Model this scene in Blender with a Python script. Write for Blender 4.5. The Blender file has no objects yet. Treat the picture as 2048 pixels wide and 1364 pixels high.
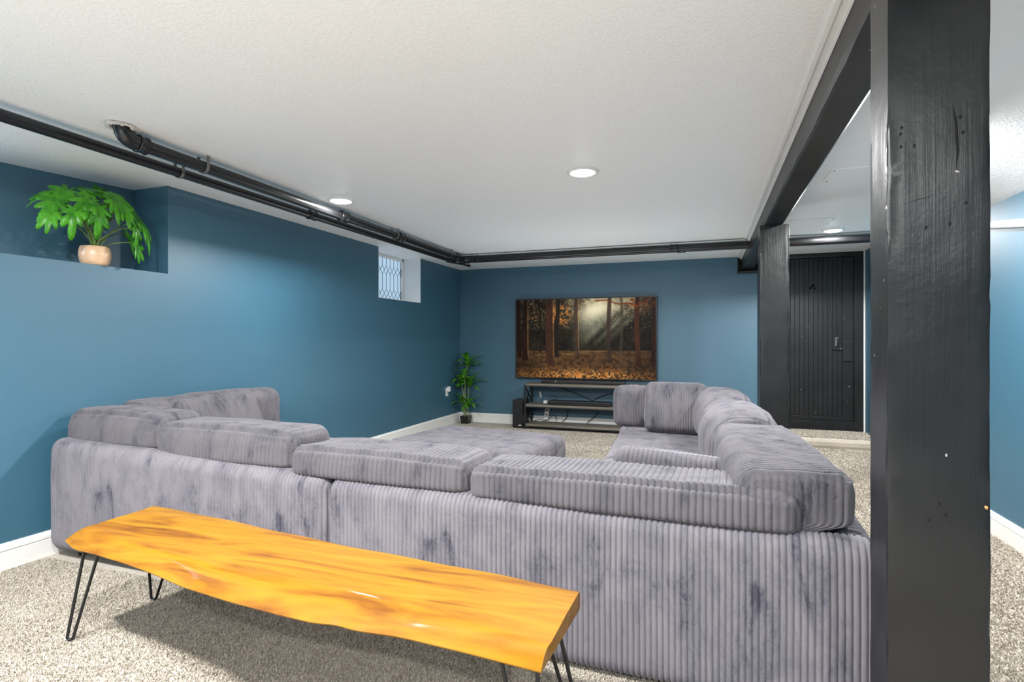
import bpy, bmesh, math, random
import numpy as np
from mathutils import Vector, Matrix

# ---------------------------------------------------------------- camera, world, lights, exposure
scn = bpy.context.scene
COL = scn.collection
YAW = math.atan(388 / 1100)
cd = bpy.data.cameras.new('camera'); cd.sensor_width = 36.0; cd.lens = 36.0 * 1100 / 2048
cd.clip_start = 0.02
cam = bpy.data.objects.new('camera', cd); COL.objects.link(cam)
cam.location = (0, 0, 1.15); cam.rotation_euler = (math.pi / 2, 0, YAW)
scn.camera = cam

world = bpy.data.worlds.new('world'); scn.world = world; world.use_nodes = True
bg = world.node_tree.nodes['Background']
bg.inputs[0].default_value = (0.62, 0.78, 1.0, 1); bg.inputs[1].default_value = 7.0

scn.view_settings.view_transform = 'Standard'
scn.view_settings.look = 'None'
scn.view_settings.gamma = 1.0
scn.view_settings.use_curve_mapping = False
scn.view_settings.exposure = 0.16

ZC = 2.17          # ceiling height
LX = -3.335        # left wall
BY = 7.207         # back wall
RX = 1.62          # right wall
LAMP_W = 68.0
def area_up(name, loc, sx, sy, w, col):
    l = bpy.data.lights.new(name, 'AREA'); l.shape = 'RECTANGLE'; l.size = sx; l.size_y = sy
    l.energy = w; l.color = col
    o = bpy.data.objects.new(name, l); COL.objects.link(o); o.location = loc
    o.rotation_euler = (math.pi, 0, 0)
    return o
# added fill light behind the camera, aimed up to brighten the ceiling
area_up('ceiling_fill', (-0.8, -1.2, 0.9), 2.6, 1.6, 50, (0.86, 0.95, 1.0))
# second added fill light between sofa and television, evens the far ceiling
area_up('ceiling_fill', (-1.2, 5.5, 0.45), 2.2, 0.8, 15, (0.86, 0.95, 1.0))

# ---------------------------------------------------------------- helpers
R = math.radians
rng = np.random.default_rng(7)
random.seed(7)

def tag(o, label=None, cat=None, group=None, kind=None):
    if label: o['label'] = label
    if cat: o['category'] = cat
    if group: o['group'] = group
    if kind: o['kind'] = kind
    return o

def empty(name, loc=(0, 0, 0), rz=0.0):
    o = bpy.data.objects.new(name, None); COL.objects.link(o)
    o.location = loc; o.rotation_euler = (0, 0, rz); o.empty_display_size = 0.1
    return o

def link(name, me, mat, parent=None, loc=None, rot=None):
    o = bpy.data.objects.new(name, me); COL.objects.link(o)
    if mat is not None and not me.materials: me.materials.append(mat)
    if parent is not None: o.parent = parent
    if loc is not None: o.location = loc
    if rot is not None: o.rotation_euler = rot
    return o

def np_mesh(name, V, Q, smooth=True):
    """V (n,3), Q (m,k) faces of equal size"""
    V = np.asarray(V, np.float32); Q = np.asarray(Q, np.int32)
    me = bpy.data.meshes.new(name)
    me.vertices.add(len(V)); me.vertices.foreach_set('co', V.ravel())
    k = Q.shape[1]
    me.loops.add(Q.size); me.loops.foreach_set('vertex_index', Q.ravel())
    me.polygons.add(len(Q)); me.polygons.foreach_set('loop_start', np.arange(0, Q.size, k, dtype=np.int32))
    me.polygons.foreach_set('use_smooth', np.full(len(Q), smooth))
    me.update(calc_edges=True); me.validate()
    return me

def grid_faces(nu, nv, cu=False, cv=False):
    iu = np.arange(nu if cu else nu - 1); iv = np.arange(nv if cv else nv - 1)
    a, b = np.meshgrid(iu, iv, indexing='ij')
    a2 = (a + 1) % nu; b2 = (b + 1) % nv
    return np.stack([a * nv + b, a2 * nv + b, a2 * nv + b2, a * nv + b2], -1).reshape(-1, 4)

class MB:
    """collects solid shapes and links them as one mesh object"""
    def __init__(s): s.v = []; s.f = []; s.sm = []
    def add(s, V, F, smooth=False):
        n = len(s.v); s.v += [tuple(map(float, p)) for p in V]
        s.f += [tuple(i + n for i in f) for f in F]; s.sm += [smooth] * len(F)
    def box(s, a, b, bev=0.0):
        x0, y0, z0 = a; x1, y1, z1 = b
        if bev <= 0:
            V = [(x0,y0,z0),(x1,y0,z0),(x1,y1,z0),(x0,y1,z0),(x0,y0,z1),(x1,y0,z1),(x1,y1,z1),(x0,y1,z1)]
            s.add(V, [(3,2,1,0),(4,5,6,7),(0,1,5,4),(1,2,6,5),(2,3,7,6),(3,0,4,7)])
        else:
            bm = bmesh.new(); bmesh.ops.create_cube(bm, size=1)
            for v in bm.verts:
                v.co = Vector((x0 + (v.co.x + .5) * (x1 - x0), y0 + (v.co.y + .5) * (y1 - y0), z0 + (v.co.z + .5) * (z1 - z0)))
            bmesh.ops.bevel(bm, geom=bm.edges[:], offset=bev, segments=2, affect='EDGES', profile=0.6)
            bm.verts.index_update()
            s.add([v.co for v in bm.verts], [[v.index for v in f.verts] for f in bm.faces]); bm.free()
    def obox(s, c, ax, ay, az, h, bev=0):
        """oriented box: centre, three unit axes, half sizes"""
        c = Vector(c); ax, ay, az = Vector(ax), Vector(ay), Vector(az)
        n = len(s.v); m = MB(); m.box((-h[0], -h[1], -h[2]), h, bev)
        s.add([c + ax * p[0] + ay * p[1] + az * p[2] for p in m.v], m.f)
    def bar(s, p, q, w, d=None):
        p, q = Vector(p), Vector(q); z = (q - p).normalized(); d = d or w
        x = z.cross(Vector((0, 1, 0)) if abs(z.y) < .9 else Vector((1, 0, 0))).normalized(); y = z.cross(x)
        s.obox((p + q) / 2, x, y, z, (w / 2, d / 2, (q - p).length / 2))
    def tube(s, pts, r, n=12, cap=True):
        pts = [Vector(p) for p in pts]; N = len(pts)
        rs = r if hasattr(r, '__len__') else [r] * N
        t0 = (pts[1] - pts[0]).normalized()
        u = t0.cross(Vector((0, 0, 1)) if abs(t0.z) < .9 else Vector((1, 0, 0))).normalized()
        V = []
        for i, p in enumerate(pts):
            t = (pts[min(i + 1, N - 1)] - pts[max(i - 1, 0)]).normalized()
            u = (u - t * u.dot(t)).normalized(); w = t.cross(u)
            for k in range(n):
                a = 2 * math.pi * k / n
                V.append(p + (u * math.cos(a) + w * math.sin(a)) * rs[i])
        F = [(i * n + k, i * n + (k + 1) % n, (i + 1) * n + (k + 1) % n, (i + 1) * n + k) for i in range(N - 1) for k in range(n)]
        s.add(V, F, True)
        if cap:
            s.add(V[:n], [tuple(reversed(range(n)))]); s.add(V[-n:], [tuple(range(n))])
    def lathe(s, prof, c=(0, 0, 0), n=32, flip=False):
        V = []; m = len(prof)
        for k in range(n):
            a = 2 * math.pi * k / n
            for r_, z in prof: V.append((c[0] + r_ * math.cos(a), c[1] + r_ * math.sin(a), c[2] + z))
        F = [(k * m + i, ((k + 1) % n) * m + i, ((k + 1) % n) * m + i + 1, k * m + i + 1) for k in range(n) for i in range(m - 1)]
        if flip: F = [f[::-1] for f in F]
        s.add(V, F, True)
    def build(s, name, mat, parent=None, loc=None, rot=None):
        me = bpy.data.meshes.new(name); me.from_pydata(s.v, [], s.f)
        me.polygons.foreach_set('use_smooth', s.sm); me.update()
        return link(name, me, mat, parent, loc, rot)

# ---------------------------------------------------------------- materials
def new_mat(name):
    m = bpy.data.materials.new(name); m.use_nodes = True
    nt = m.node_tree; b = nt.nodes['Principled BSDF']
    return m, nt, b
def N(nt, t, **kw):
    n = nt.nodes.new(t)
    for k, v in kw.items(): setattr(n, k, v)
    return n
def L(nt, a, b): nt.links.new(a, b)
def coords(nt, scale=(1, 1, 1), kind='Object'):
    tc = N(nt, 'ShaderNodeTexCoord'); mp = N(nt, 'ShaderNodeMapping')
    mp.inputs['Scale'].default_value = scale
    L(nt, tc.outputs[kind], mp.inputs[0]); return mp.outputs[0]
def noise(nt, vec, scale, detail=4, rough=.55, dist=0.0):
    n = N(nt, 'ShaderNodeTexNoise'); n.inputs['Scale'].default_value = scale
    n.inputs['Detail'].default_value = detail; n.inputs['Roughness'].default_value = rough
    n.inputs['Distortion'].default_value = dist
    L(nt, vec, n.inputs['Vector']); return n.outputs['Fac']
def ramp(nt, fac, stops):
    r = N(nt, 'ShaderNodeValToRGB'); e = r.color_ramp.elements
    while len(e) < len(stops): e.new(0.5)
    for el, (p, c) in zip(e, stops): el.position = p; el.color = (*c, 1) if len(c) == 3 else c
    L(nt, fac, r.inputs[0]); return r.outputs[0]
def bump(nt, h, strength, dist, b, prev=None):
    n = N(nt, 'ShaderNodeBump'); n.inputs['Strength'].default_value = strength; n.inputs['Distance'].default_value = dist
    L(nt, h, n.inputs['Height'])
    if prev is not None: L(nt, prev, n.inputs['Normal'])
    L(nt, n.outputs[0], b.inputs['Normal']); return n.outputs[0]
def lin(r, g, b):
    f = lambda c: (c / 255) / 12.92 if c <= 10 else ((c / 255 + .055) / 1.055) ** 2.4
    return (f(r), f(g), f(b))
def simple(name, col, rough=.5, metal=0.0, spec=.5, coat=0.0, var=0.0, bmp=0.0, bscale=60):
    m, nt, b = new_mat(name)
    b.inputs['Roughness'].default_value = rough; b.inputs['Metallic'].default_value = metal
    b.inputs['Specular IOR Level'].default_value = spec; b.inputs['Coat Weight'].default_value = coat
    v = coords(nt)
    n = noise(nt, v, 14, 3)
    c2 = tuple(c * (1 - var) for c in col)
    L(nt, ramp(nt, n, [(.35, c2), (.65, col)]), b.inputs['Base Color'])
    if bmp: bump(nt, noise(nt, v, bscale, 3), bmp, .003, b)
    return m

M = {}
# dark teal wall paint, eggshell
def wall_mat():
    m, nt, b = new_mat('teal_paint'); v = coords(nt)
    L(nt, ramp(nt, noise(nt, v, 1.5, 3), [(.3, (.027, .104, .160)), (.7, (.030, .112, .172))]), b.inputs['Base Color'])
    b.inputs['Roughness'].default_value = .5; b.inputs['Specular IOR Level'].default_value = 1.0
    bump(nt, noise(nt, v, 140, 2), .12, .002, b); return m
M['wall'] = wall_mat()
def ceil_mat():
    m, nt, b = new_mat('textured_ceiling_paint'); v = coords(nt)
    b.inputs['Base Color'].default_value = (.87, .87, .865, 1); b.inputs['Roughness'].default_value = .45
    b.inputs['Specular IOR Level'].default_value = .35
    n1 = ramp(nt, noise(nt, v, 70, 2, .5, .6), [(.42, (0, 0, 0)), (.62, (1, 1, 1))])
    bump(nt, n1, .3, .003, b); return m
M['ceiling'] = ceil_mat()
M['white'] = simple('white_trim_paint', (.80, .785, .75), .35, var=.03)
M['white_wall'] = simple('white_reveal_paint', (.80, .80, .80), .6, var=.03, bmp=.2)
def carpet_mat():
    m, nt, b = new_mat('beige_carpet'); v = coords(nt)
    a = noise(nt, v, 220, 3, .7); c = noise(nt, v, 3.0, 3)
    mx = N(nt, 'ShaderNodeMix', data_type='RGBA', blend_type='MULTIPLY'); mx.inputs[0].default_value = 1
    L(nt, ramp(nt, a, [(.28, (.35, .30, .235)), (.5, (.62, .555, .465)), (.75, (.74, .68, .59))]), mx.inputs[6])
    L(nt, ramp(nt, c, [(.3, (.86, .85, .84)), (.7, (1, 1, 1))]), mx.inputs[7])
    L(nt, mx.outputs[2], b.inputs['Base Color']); b.inputs['Roughness'].default_value = .95
    b.inputs['Specular IOR Level'].default_value = .1; b.inputs['Sheen Weight'].default_value = .15
    bump(nt, noise(nt, v, 160, 3, .7), .8, .012, b); return m
M['carpet'] = carpet_mat()
def black_wood(name, axis=2, lo=.010, hi=.022, rough=.3):
    m, nt, b = new_mat(name); s = [55, 55, 55]; s[axis] = 1.6
    v = coords(nt, tuple(s)); v2 = coords(nt)
    g = noise(nt, v, 1.0, 4, .6, .4)
    base = ramp(nt, noise(nt, v2, 3.0, 4), [(.3, (lo, lo, lo * 1.05)), (.7, (hi, hi, hi * 1.08))])
    # worn specks where the paint is chipped
    sp = ramp(nt, noise(nt, v2, 42, 2, .4), [(.765, (0, 0, 0)), (.785, (1, 1, 1))])
    mx = N(nt, 'ShaderNodeMix', data_type='RGBA'); L(nt, sp, mx.inputs[0]); L(nt, base, mx.inputs[6]); mx.inputs[7].default_value = (.35, .33, .32, 1)
    L(nt, mx.outputs[2], b.inputs['Base Color'])
    b.inputs['Roughness'].default_value = rough; b.inputs['Specular IOR Level'].default_value = .4
    p = bump(nt, g, .3, .003, b)
    bump(nt, ramp(nt, noise(nt, v2, 9, 5, .65), [(.4, (0, 0, 0)), (.6, (1, 1, 1))]), .12, .003, b, p)
    return m
M['post'] = black_wood('black_painted_timber', 2, .006, .013, .33)
M['beam'] = black_wood('black_painted_beam', 1, .008, .022, .4)
M['doorwood'] = black_wood('black_painted_boards', 2, .007, .015, .34)
M['black_metal'] = simple('black_metal', (.010, .010, .011), .45, var=.2)
M['pipe'] = simple('black_pipe_paint', (.010, .010, .011), .28, var=.3, bmp=.08, bscale=90)
M['plaster'] = simple('cracked_plaster', (.62, .60, .57), .8, var=.3, bmp=.8, bscale=80)
M['dark_plastic'] = simple('black_plastic', (.012, .012, .013), .35, var=.1)
M['white_plastic'] = simple('white_plastic', (.78, .78, .76), .35, var=.03)
M['grey_metal'] = simple('worn_grey_metal', (.25, .24, .22), .4, metal=.8, var=.3)
M['stone_pot'] = simple('blush_ceramic', lin(226, 187, 150), .3, var=.07, coat=.3)
M['soil'] = simple('dark_soil', (.03, .02, .013), .95, var=.5, bmp=.8)
M['cable'] = simple('black_cable', (.008, .008, .008), .5)
M['hole'] = simple('dark_void', (.002, .002, .002), 1.0)

def velvet(name='grey_corduroy_velvet', k=1.0):
    m, nt, b = new_mat(name); v = coords(nt)
    a = noise(nt, coords(nt, (1, 1, .42)), 8.5, 6, .68, .4); f = noise(nt, v, 90, 3)
    mx = N(nt, 'ShaderNodeMath', operation='MULTIPLY_ADD'); L(nt, f, mx.inputs[0]); mx.inputs[1].default_value = .12; L(nt, a, mx.inputs[2])
    L(nt, ramp(nt, mx.outputs[0], [(p_, tuple(k * q_ for q_ in c_)) for p_, c_ in ((.38, (.055, .054, .072)), (.47, (.132, .125, .144)), (.62, (.185, .172, .188)))]), b.inputs['Base Color'])
    b.inputs['Roughness'].default_value = .75; b.inputs['Specular IOR Level'].default_value = .15
    b.inputs['Sheen Weight'].default_value = .25; b.inputs['Sheen Roughness'].default_value = .4
    b.inputs['Sheen Tint'].default_value = (.85, .82, .9, 1)
    bump(nt, f, .25, .004, b); return m
M['velvet'] = velvet(); M['velvet2'] = velvet('grey_corduroy_brushed', .62)
M['seam'] = simple('grey_piping', (.24, .23, .27), .7)
def bench_wood():
    m, nt, b = new_mat('varnished_live_edge_wood')
    v = coords(nt, (1.0, 7.0, 7.0)); v2 = coords(nt, (2.0, 30, 30))
    g = noise(nt, v, 1.7, 4, .5, 1.6); g2 = noise(nt, v2, 2.0, 5, .7, .3)
    mx = N(nt, 'ShaderNodeMath', operation='MULTIPLY_ADD'); L(nt, g2, mx.inputs[0]); mx.inputs[1].default_value = .22; L(nt, g, mx.inputs[2])
    L(nt, ramp(nt, mx.outputs[0], [(.37, (.10, .028, .001)), (.48, (.175, .064, .0020)), (.61, (.245, .106, .003)), (.8, (.29, .138, .006))]), b.inputs['Base Color'])
    b.inputs['Roughness'].default_value = .6; b.inputs['Specular IOR Level'].default_value = .12; b.inputs['Coat Weight'].default_value = .3; b.inputs['Coat Roughness'].default_value = .07
    bump(nt, noise(nt, coords(nt, (1, 3, 3)), 6, 2), .12, .01, b); return m
M['bench'] = bench_wood()
def plank_mat(name, c1, c2):
    m, nt, b = new_mat(name); v = coords(nt, (2, 40, 40))
    L(nt, ramp(nt, noise(nt, v, 1.5, 5, .6, .4), [(.35, c1), (.65, c2)]), b.inputs['Base Color'])
    b.inputs['Roughness'].default_value = .45; return m
M['shelf'] = plank_mat('grey_brown_shelf_wood', (.13, .11, .085), (.24, .205, .16))
def leaf_mat(name, c1, c2, rough=.32):
    m, nt, b = new_mat(name); v = coords(nt)
    L(nt, ramp(nt, noise(nt, v, 18, 3), [(.35, c1), (.62, c2)]), b.inputs['Base Color'])
    b.inputs['Roughness'].default_value = rough; b.inputs['Subsurface Weight'].default_value = 0.0
    b.inputs['Transmission Weight'].default_value = 0.0
    tr = N(nt, 'ShaderNodeBsdfTranslucent'); tr.inputs[0].default_value = (*c2, 1)
    mxs = N(nt, 'ShaderNodeMixShader'); mxs.inputs[0].default_value = .25
    out = nt.nodes['Material Output']; L(nt, b.outputs[0], mxs.inputs[1]); L(nt, tr.outputs[0], mxs.inputs[2]); L(nt, mxs.outputs[0], out.inputs[0])
    return m
M['leaf'] = leaf_mat('glossy_green_leaf', (.030, .20, .008), (.095, .42, .016))
M['leaf2'] = leaf_mat('bright_green_blade', (.045, .22, .015), (.14, .44, .03))
M['stem'] = simple('green_stem', (.16, .26, .05), .5, var=.3)
M['cane'] = simple('pale_green_cane', (.30, .34, .14), .5, var=.3)
def emit(name, col, s):
    m, nt, b = new_mat(name); b.inputs['Emission Color'].default_value = (*col, 1); b.inputs['Emission Strength'].default_value = s
    b.inputs['Base Color'].default_value = (.8, .8, .8, 1); return m
M['lens'] = emit('lit_lens', (1, .97, .92), 28.0)
def glass_mat():
    m, nt, b = new_mat('window_glass'); out = nt.nodes['Material Output']
    t = N(nt, 'ShaderNodeBsdfTransparent'); g = N(nt, 'ShaderNodeBsdfGlossy'); g.inputs['Roughness'].default_value = .05
    t.inputs[0].default_value = (.315, .335, .335, 1)
    mx = N(nt, 'ShaderNodeMixShader'); mx.inputs[0].default_value = .06
    L(nt, t.outputs[0], mx.inputs[1]); L(nt, g.outputs[0], mx.inputs[2]); L(nt, mx.outputs[0], out.inputs[0]); return m
M['glass'] = glass_mat()
M['lead'] = simple('lead_came', (.12, .13, .14), .4, metal=.7)

# ---------------------------------------------------------------- room shell
mb = MB(); mb.box((-4.0, -3.0, -.1), (1.9, 7.5, 0)); floor = tag(mb.build('floor', M['carpet']), 'beige cut pile carpet covering the whole basement floor', kind='structure')
mb = MB(); mb.box((-4.0, -3.0, ZC), (1.9, 3.0, ZC + .1)); mb.box((LX - .285, 3.0, ZC), (1.9, 7.5, ZC + .1)); tag(mb.build('ceiling', M['ceiling']), 'white textured plaster ceiling', kind='structure')
# sloping boxed-in stretch of ceiling beside the right wall
mb = MB(); V = [(1.06, -3, ZC + .01), (RX + .02, -3, 1.955), (RX + .02, 4.6, 1.955), (1.06, 4.6, ZC + .01), (RX + .02, -3, ZC + .01), (RX + .02, 4.6, ZC + .01)]
mb.add(V, [(0, 1, 2, 3), (2, 5, 3), (0, 4, 1), (0, 3, 5, 4), (1, 4, 5, 2)])
tag(mb.build('trim_6', M['ceiling']), 'sloping white plaster strip where ceiling meets right wall', kind='structure')

# left wall: solid pieces round the planter niche and the window recess
NY0, NY1, NZ = 0.55, 2.657, 1.592
WY0, WY1, WZ = 5.121, 6.047, 1.621
mb = MB()
for a, b in [((LX - .6, -3, 0), (LX, NY0, ZC)), ((LX - .6, NY0, 0), (LX, NY1, NZ)), ((LX - .6, NY1, 0), (LX, 3.0, ZC)), ((LX - .285, 3.0, 0), (LX, WY0, ZC)),
             ((LX - .285, WY0, 0), (LX, WY1, WZ)), ((LX - .285, WY1, 0), (LX, BY + .15, ZC))]:
    mb.box(a, b)
wl = tag(mb.build('wall_left', M['wall']), 'dark teal wall with recessed niche and high window', kind='structure')
# slanted back of the niche, with the neighbouring light well further along it
mb = MB()
nx1, nx0 = -3.655, -3.90
mb.add([(nx1, NY1, NZ), (nx1, NY1, ZC), (nx0, 1.45, ZC), (nx0, 1.45, NZ)], [(0, 1, 2, 3)])
mb.add([(nx1 - .05, NY1, NZ), (nx1 - .05, NY1, ZC), (nx0 - .03, 1.45, ZC), (nx0 - .03, 1.45, NZ)], [(3, 2, 1, 0)])
mb.box((nx0 - .03, NY0, NZ), (nx0, .75, ZC)); mb.box((nx0 - .03, .75, NZ), (nx0, 1.45, NZ + .05))
mb.build('niche_back', M['wall'], wl)
# white drywall returns of the window recess
mb = MB(); T = .006
mb.box((LX - .284, WY1 - T, WZ), (LX + .001, WY1 + .001, ZC)); mb.box((LX - .284, WY0 - .001, WZ), (LX + .001, WY0 + T, ZC)); mb.box((LX - .284, WY0, WZ - .001), (LX + .001, WY1, WZ + T))
mb.build('recess_lining', M['white_wall'], wl)
# back wall and right wall
mb = MB(); mb.box((LX - .3, BY, 0), (.585, BY + .15, ZC)); mb.box((.585, BY + .06, 0), (1.9, BY + .15, ZC))
tag(mb.build('wall_back', M['wall']), 'teal wall behind the television', kind='structure')
mb = MB(); mb.box((RX, -3, 0), (RX + .2, 5.0, ZC)); mb.box((1.695, 5.0, 0), (RX + .2, BY + .1, ZC))
tag(mb.build('wall_right', M['wall']), 'pale lit teal wall right of the timber posts', kind='structure')
mb = MB(); mb.box((-4.0, -3.15, 0), (1.9, -3, ZC)); tag(mb.build('wall_front', M['wall']), 'teal wall behind the viewer', kind='structure')

def baseboard(name, p, q, nrm, label, h=.132):
    """moulded baseboard from p to q, nrm points into the room"""
    prof = [(0, 0), (.016, 0), (.016, h * .66), (.0135, h * .69), (.0135, h * .72), (.018, h * .745), (.0175, h * .86), (.012, h * .90), (.010, h * .96), (.006, h), (0, h)]
    V = []
    for e in (p, q):
        for d, z in prof: V.append((e[0] + nrm[0] * d, e[1] + nrm[1] * d, z))
    n = len(prof); F = [(i, i + 1, n + i + 1, n + i) for i in range(n - 1)] + [tuple(range(n))[::-1], tuple(range(n, 2 * n))]
    m = MB(); m.add(V, F); bm = bmesh.new(); o = m.build(name, M['white'])
    bm.from_mesh(o.data); bmesh.ops.recalc_face_normals(bm, faces=bm.faces[:]); bm.to_mesh(o.data); bm.free()
    return tag(o, label, kind='structure')
baseboard('baseboard_left', (LX, -3), (LX, BY), (1, 0), 'white moulded baseboard along the left teal wall')
baseboard('baseboard_back', (LX, BY), (.575, BY), (0, -1), 'white moulded baseboard below the television wall')
baseboard('baseboard_right', (RX, -3), (RX, 5.0), (-1, 0), 'white moulded baseboard along the right wall')

# ---------------------------------------------------------------- window with leaded lights
wx = -3.603
wn = empty('window_1', (wx, (WY0 + WY1) / 2, WZ)); tag(wn, 'small leaded glass window high in the left wall recess', kind='structure')
def rel(o, p): return tuple(a - b for a, b in zip(p, o.location))
fy0, fy1, fz0, fz1 = WY0 + .01, WY1 - .006, WZ + .006, ZC - .002
mb = MB(); fw_ = .032
for a, b in [((wx, fy0, fz0), (wx + .03, fy0 + fw_, fz1)), ((wx, fy1 - fw_, fz0), (wx + .03, fy1, fz1)), ((wx, fy0, fz0), (wx + .03, fy1, fz0 + fw_)), ((wx, fy0, fz1 - fw_), (wx + .03, fy1, fz1))]:
    mb.box(rel(wn, a), rel(wn, b), .004)
mb.build('window_frame', M['white'], wn)
mb = MB(); gy0, gy1, gz0, gz1 = fy0 + fw_, fy1 - fw_, fz0 + fw_, fz1 - fw_
mb.box(rel(wn, (wx + .010, gy0, gz0)), rel(wn, (wx + .014, gy1, gz1))); mb.build('pane', M['glass'], wn)
ncol = 10; dy = (gy1 - gy0) / ncol; hz = gz1 - gz0
za, zb_, zc_, zd = gz0 + .02 * hz, gz0 + .22 * hz, gz0 + .60 * hz, gz0 + .80 * hz
def came(pts):
    m = MB(); m.tube([rel(wn, (wx + .017, y, z)) for y, z in pts], .0028, 6); m.build('lead_came', M['lead'], wn)
for k in range(ncol + 1):
    y = gy0 + k * dy; ym, yp = max(gy0, y - dy / 2), min(gy1, y + dy / 2)
    zm = (za + zb_) / 2; zn = (zc_ + zd) / 2
    for s in (ym, yp):
        came([(y, za - .01 if za - .01 > gz0 else gz0), (s, zm), (y, zb_)]); came([(y, zc_), (s, zn), (y, zd)])
    if 0 < k < ncol: came([(y, zb_), (y, zc_)]); came([(y, zd), (y, gz1)])

# ---------------------------------------------------------------- beam, posts, trims
def post(name, x0, x1, y0, y1, z1, label, seed):
    """rough sawn square post: wavering arrises, knocks along the edges"""
    r_ = np.random.default_rng(seed); nz = 90; V = []
    ts_ = [0, .035, .18, .36, .54, .72, .88, .965]; nx_ = 8
    zz = np.linspace(0, z1, nz)
    per = []
    for i in range(nx_): per.append((x0 + (x1 - x0) * ts_[i], y0))
    for i in range(nx_): per.append((x1, y0 + (y1 - y0) * ts_[i]))
    for i in range(nx_): per.append((x1 - (x1 - x0) * ts_[i], y1))
    for i in range(nx_): per.append((x0, y1 - (y1 - y0) * ts_[i]))
    cx, cy = (x0 + x1) / 2, (y0 + y1) / 2; n = len(per)
    P = np.zeros((nz, n, 3)); ph = r_.uniform(0, 6, (n, 3))
    for j, (x, y) in enumerate(per):
        corner = j % nx_ == 0
        w = .0012 * np.sin(zz * 9 + ph[j, 0]) + .0008 * np.sin(zz * 31 + ph[j, 1])
        ins = (.0012 if corner else 0.0) + (np.maximum(0, np.sin(zz * 17 + ph[j, 0]) - .9) * .018 if corner else 0)
        dx, dy_ = np.sign(cx - x) * (abs(cx - x) > .49 * (x1 - x0)), np.sign(cy - y) * (abs(cy - y) > .49 * (y1 - y0))
        P[:, j, 0] = x + dx * (ins + w * .6); P[:, j, 1] = y + dy_ * (ins + w * .6); P[:, j, 2] = zz
    me = np_mesh(name, P.reshape(-1, 3), grid_faces(nz, n, False, True), True)
    bm = bmesh.new(); bm.from_mesh(me); bm.verts.ensure_lookup_table()
    bm.faces.new([bm.verts[i] for i in range(n)]); bm.faces.new([bm.verts[(nz - 1) * n + i] for i in range(n)])
    bmesh.ops.recalc_face_normals(bm, faces=bm.faces[:])
    for e in bm.edges:
        if len(e.link_faces) == 2 and e.calc_face_angle(0) > .6: e.smooth = False
    bm.to_mesh(me); bm.free()
    return tag(link(name, me, M['post']), label, 'post', 'timber posts')
PX0, PX1, PY0, PY1 = .400, .596, 1.504, 1.649
ZB = 2.022
post('timber_post', PX0, PX1, PY0, PY1, ZB, 'large glossy black timber post in the right foreground', 3)
post('timber_post', .385, .585, 4.545, 4.705, ZB, 'far black timber post standing between sofa and plank door', 5)
fp = [o for o in COL.objects if o.name == 'timber_post'][0]
def mark(name, pts, r, mat):
    m = MB(); m.tube(pts, r, 6); m.build(name, M[mat], fp)
rk = random.Random(9)
zc = [2.0 - k * .03 for k in range(19)]
mark('crack', [(.531 + .004 * math.sin(z * 21) + rk.uniform(-.002, .002), PY0 + .0015, z) for z in zc], [.0012 + .0022 * math.exp(-((z - 1.62) / .06) ** 2) for z in zc], 'hole')
mark('saw_cut', [(.405, PY0 + .0022, 1.462), (.45, PY0 + .002, 1.472), (.50, PY0 + .002, 1.487), (.533, PY0 + .0022, 1.498)], .0022, 'hole')
mark('saw_cut', [(.430, PY0 + .002, 1.527), (.455, PY0 + .002, 1.531)], .0015, 'hole')
for x, z in [(.425, 1.63), (.427, 1.645), (.452, 1.60), (.426, 1.60), (.54, 1.655), (.545, 1.62), (.55, 1.46), (.475, 1.41), (.52, 1.415), (.50, .78), (.513, .755), (.48, .74)]:
    mark('nail_hole', [(x, PY0 - .0004, z + .004), (x + .001, PY0 - .0006, z), (x, PY0 - .0004, z - .004)], [.0012, .0028, .001], 'hole')
M['copper'] = simple('bare_wood_chip', (.55, .27, .10), .5)
mark('chip', [(.586, PY0 + .001, .783), (.588, PY0 - .0005, .780), (.589, PY0 + .001, .776)], [.002, .004, .002], 'copper')
# beam with a wavering hewn lower arris
ny = 140; ys = np.linspace(-3, BY, ny); P = np.zeros((ny, 8, 3)); r_ = np.random.default_rng(2)
wv = .006 * np.sin(ys * 3.1) + .004 * np.sin(ys * 9.7 + 1) + .003 * np.sin(ys * 23)
bx0, bx1 = .405, .552
sec = [(bx0, ZC), (bx0 + .004, ZB + .03), (bx0 + .008, ZB + .004), (bx0 + .02, ZB), (bx1 - .015, ZB), (bx1 - .003, ZB + .01), (bx1, ZC), ((bx0 + bx1) / 2, ZC + .002)]
for j, (x, z) in enumerate(sec):
    P[:, j, 0] = x + (wv * .35 if j in (2, 3) else 0); P[:, j, 1] = ys; P[:, j, 2] = z + (wv * .8 if j == 1 else 0)
me = np_mesh('beam', P.reshape(-1, 3), grid_faces(ny, 8, False, True)[:, ::-1], False)
tag(link('ceiling_beam', me, M['beam']), 'black rough hewn timber beam running below the ceiling over both posts', 'beam')
def crown(name, x0, x1, label):
    m = MB(); s = 1 if x1 > x0 else -1; w = abs(x1 - x0)
    prof = [(x0, ZC), (x0, ZC - .012), (x0 + s * w * .30, ZC - .014), (x0 + s * w * .32, ZC - .006), (x0 + s * w * .46, ZC - .006), (x0 + s * w * .48, ZC - .026), (x0 + s * w * .8, ZC - .028), (x0 + s * w * .82, ZC - .034), (x1, ZC - .036), (x1, ZC)]
    n = len(prof); V = [(x, y, z) for y in (-3, BY) for x, z in prof]
    F = [(i, (i + 1) % n, n + (i + 1) % n, n + i) for i in range(n)]
    m.add(V, F); m.add(V[:n], [tuple(range(n))]); m.add(V[n:], [tuple(range(n))])
    o = m.build(name, M['white']); bm = bmesh.new(); bm.from_mesh(o.data); bmesh.ops.recalc_face_normals(bm, faces=bm.faces[:]); bm.to_mesh(o.data); bm.free()
    return tag(o, label, kind='structure')
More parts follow.
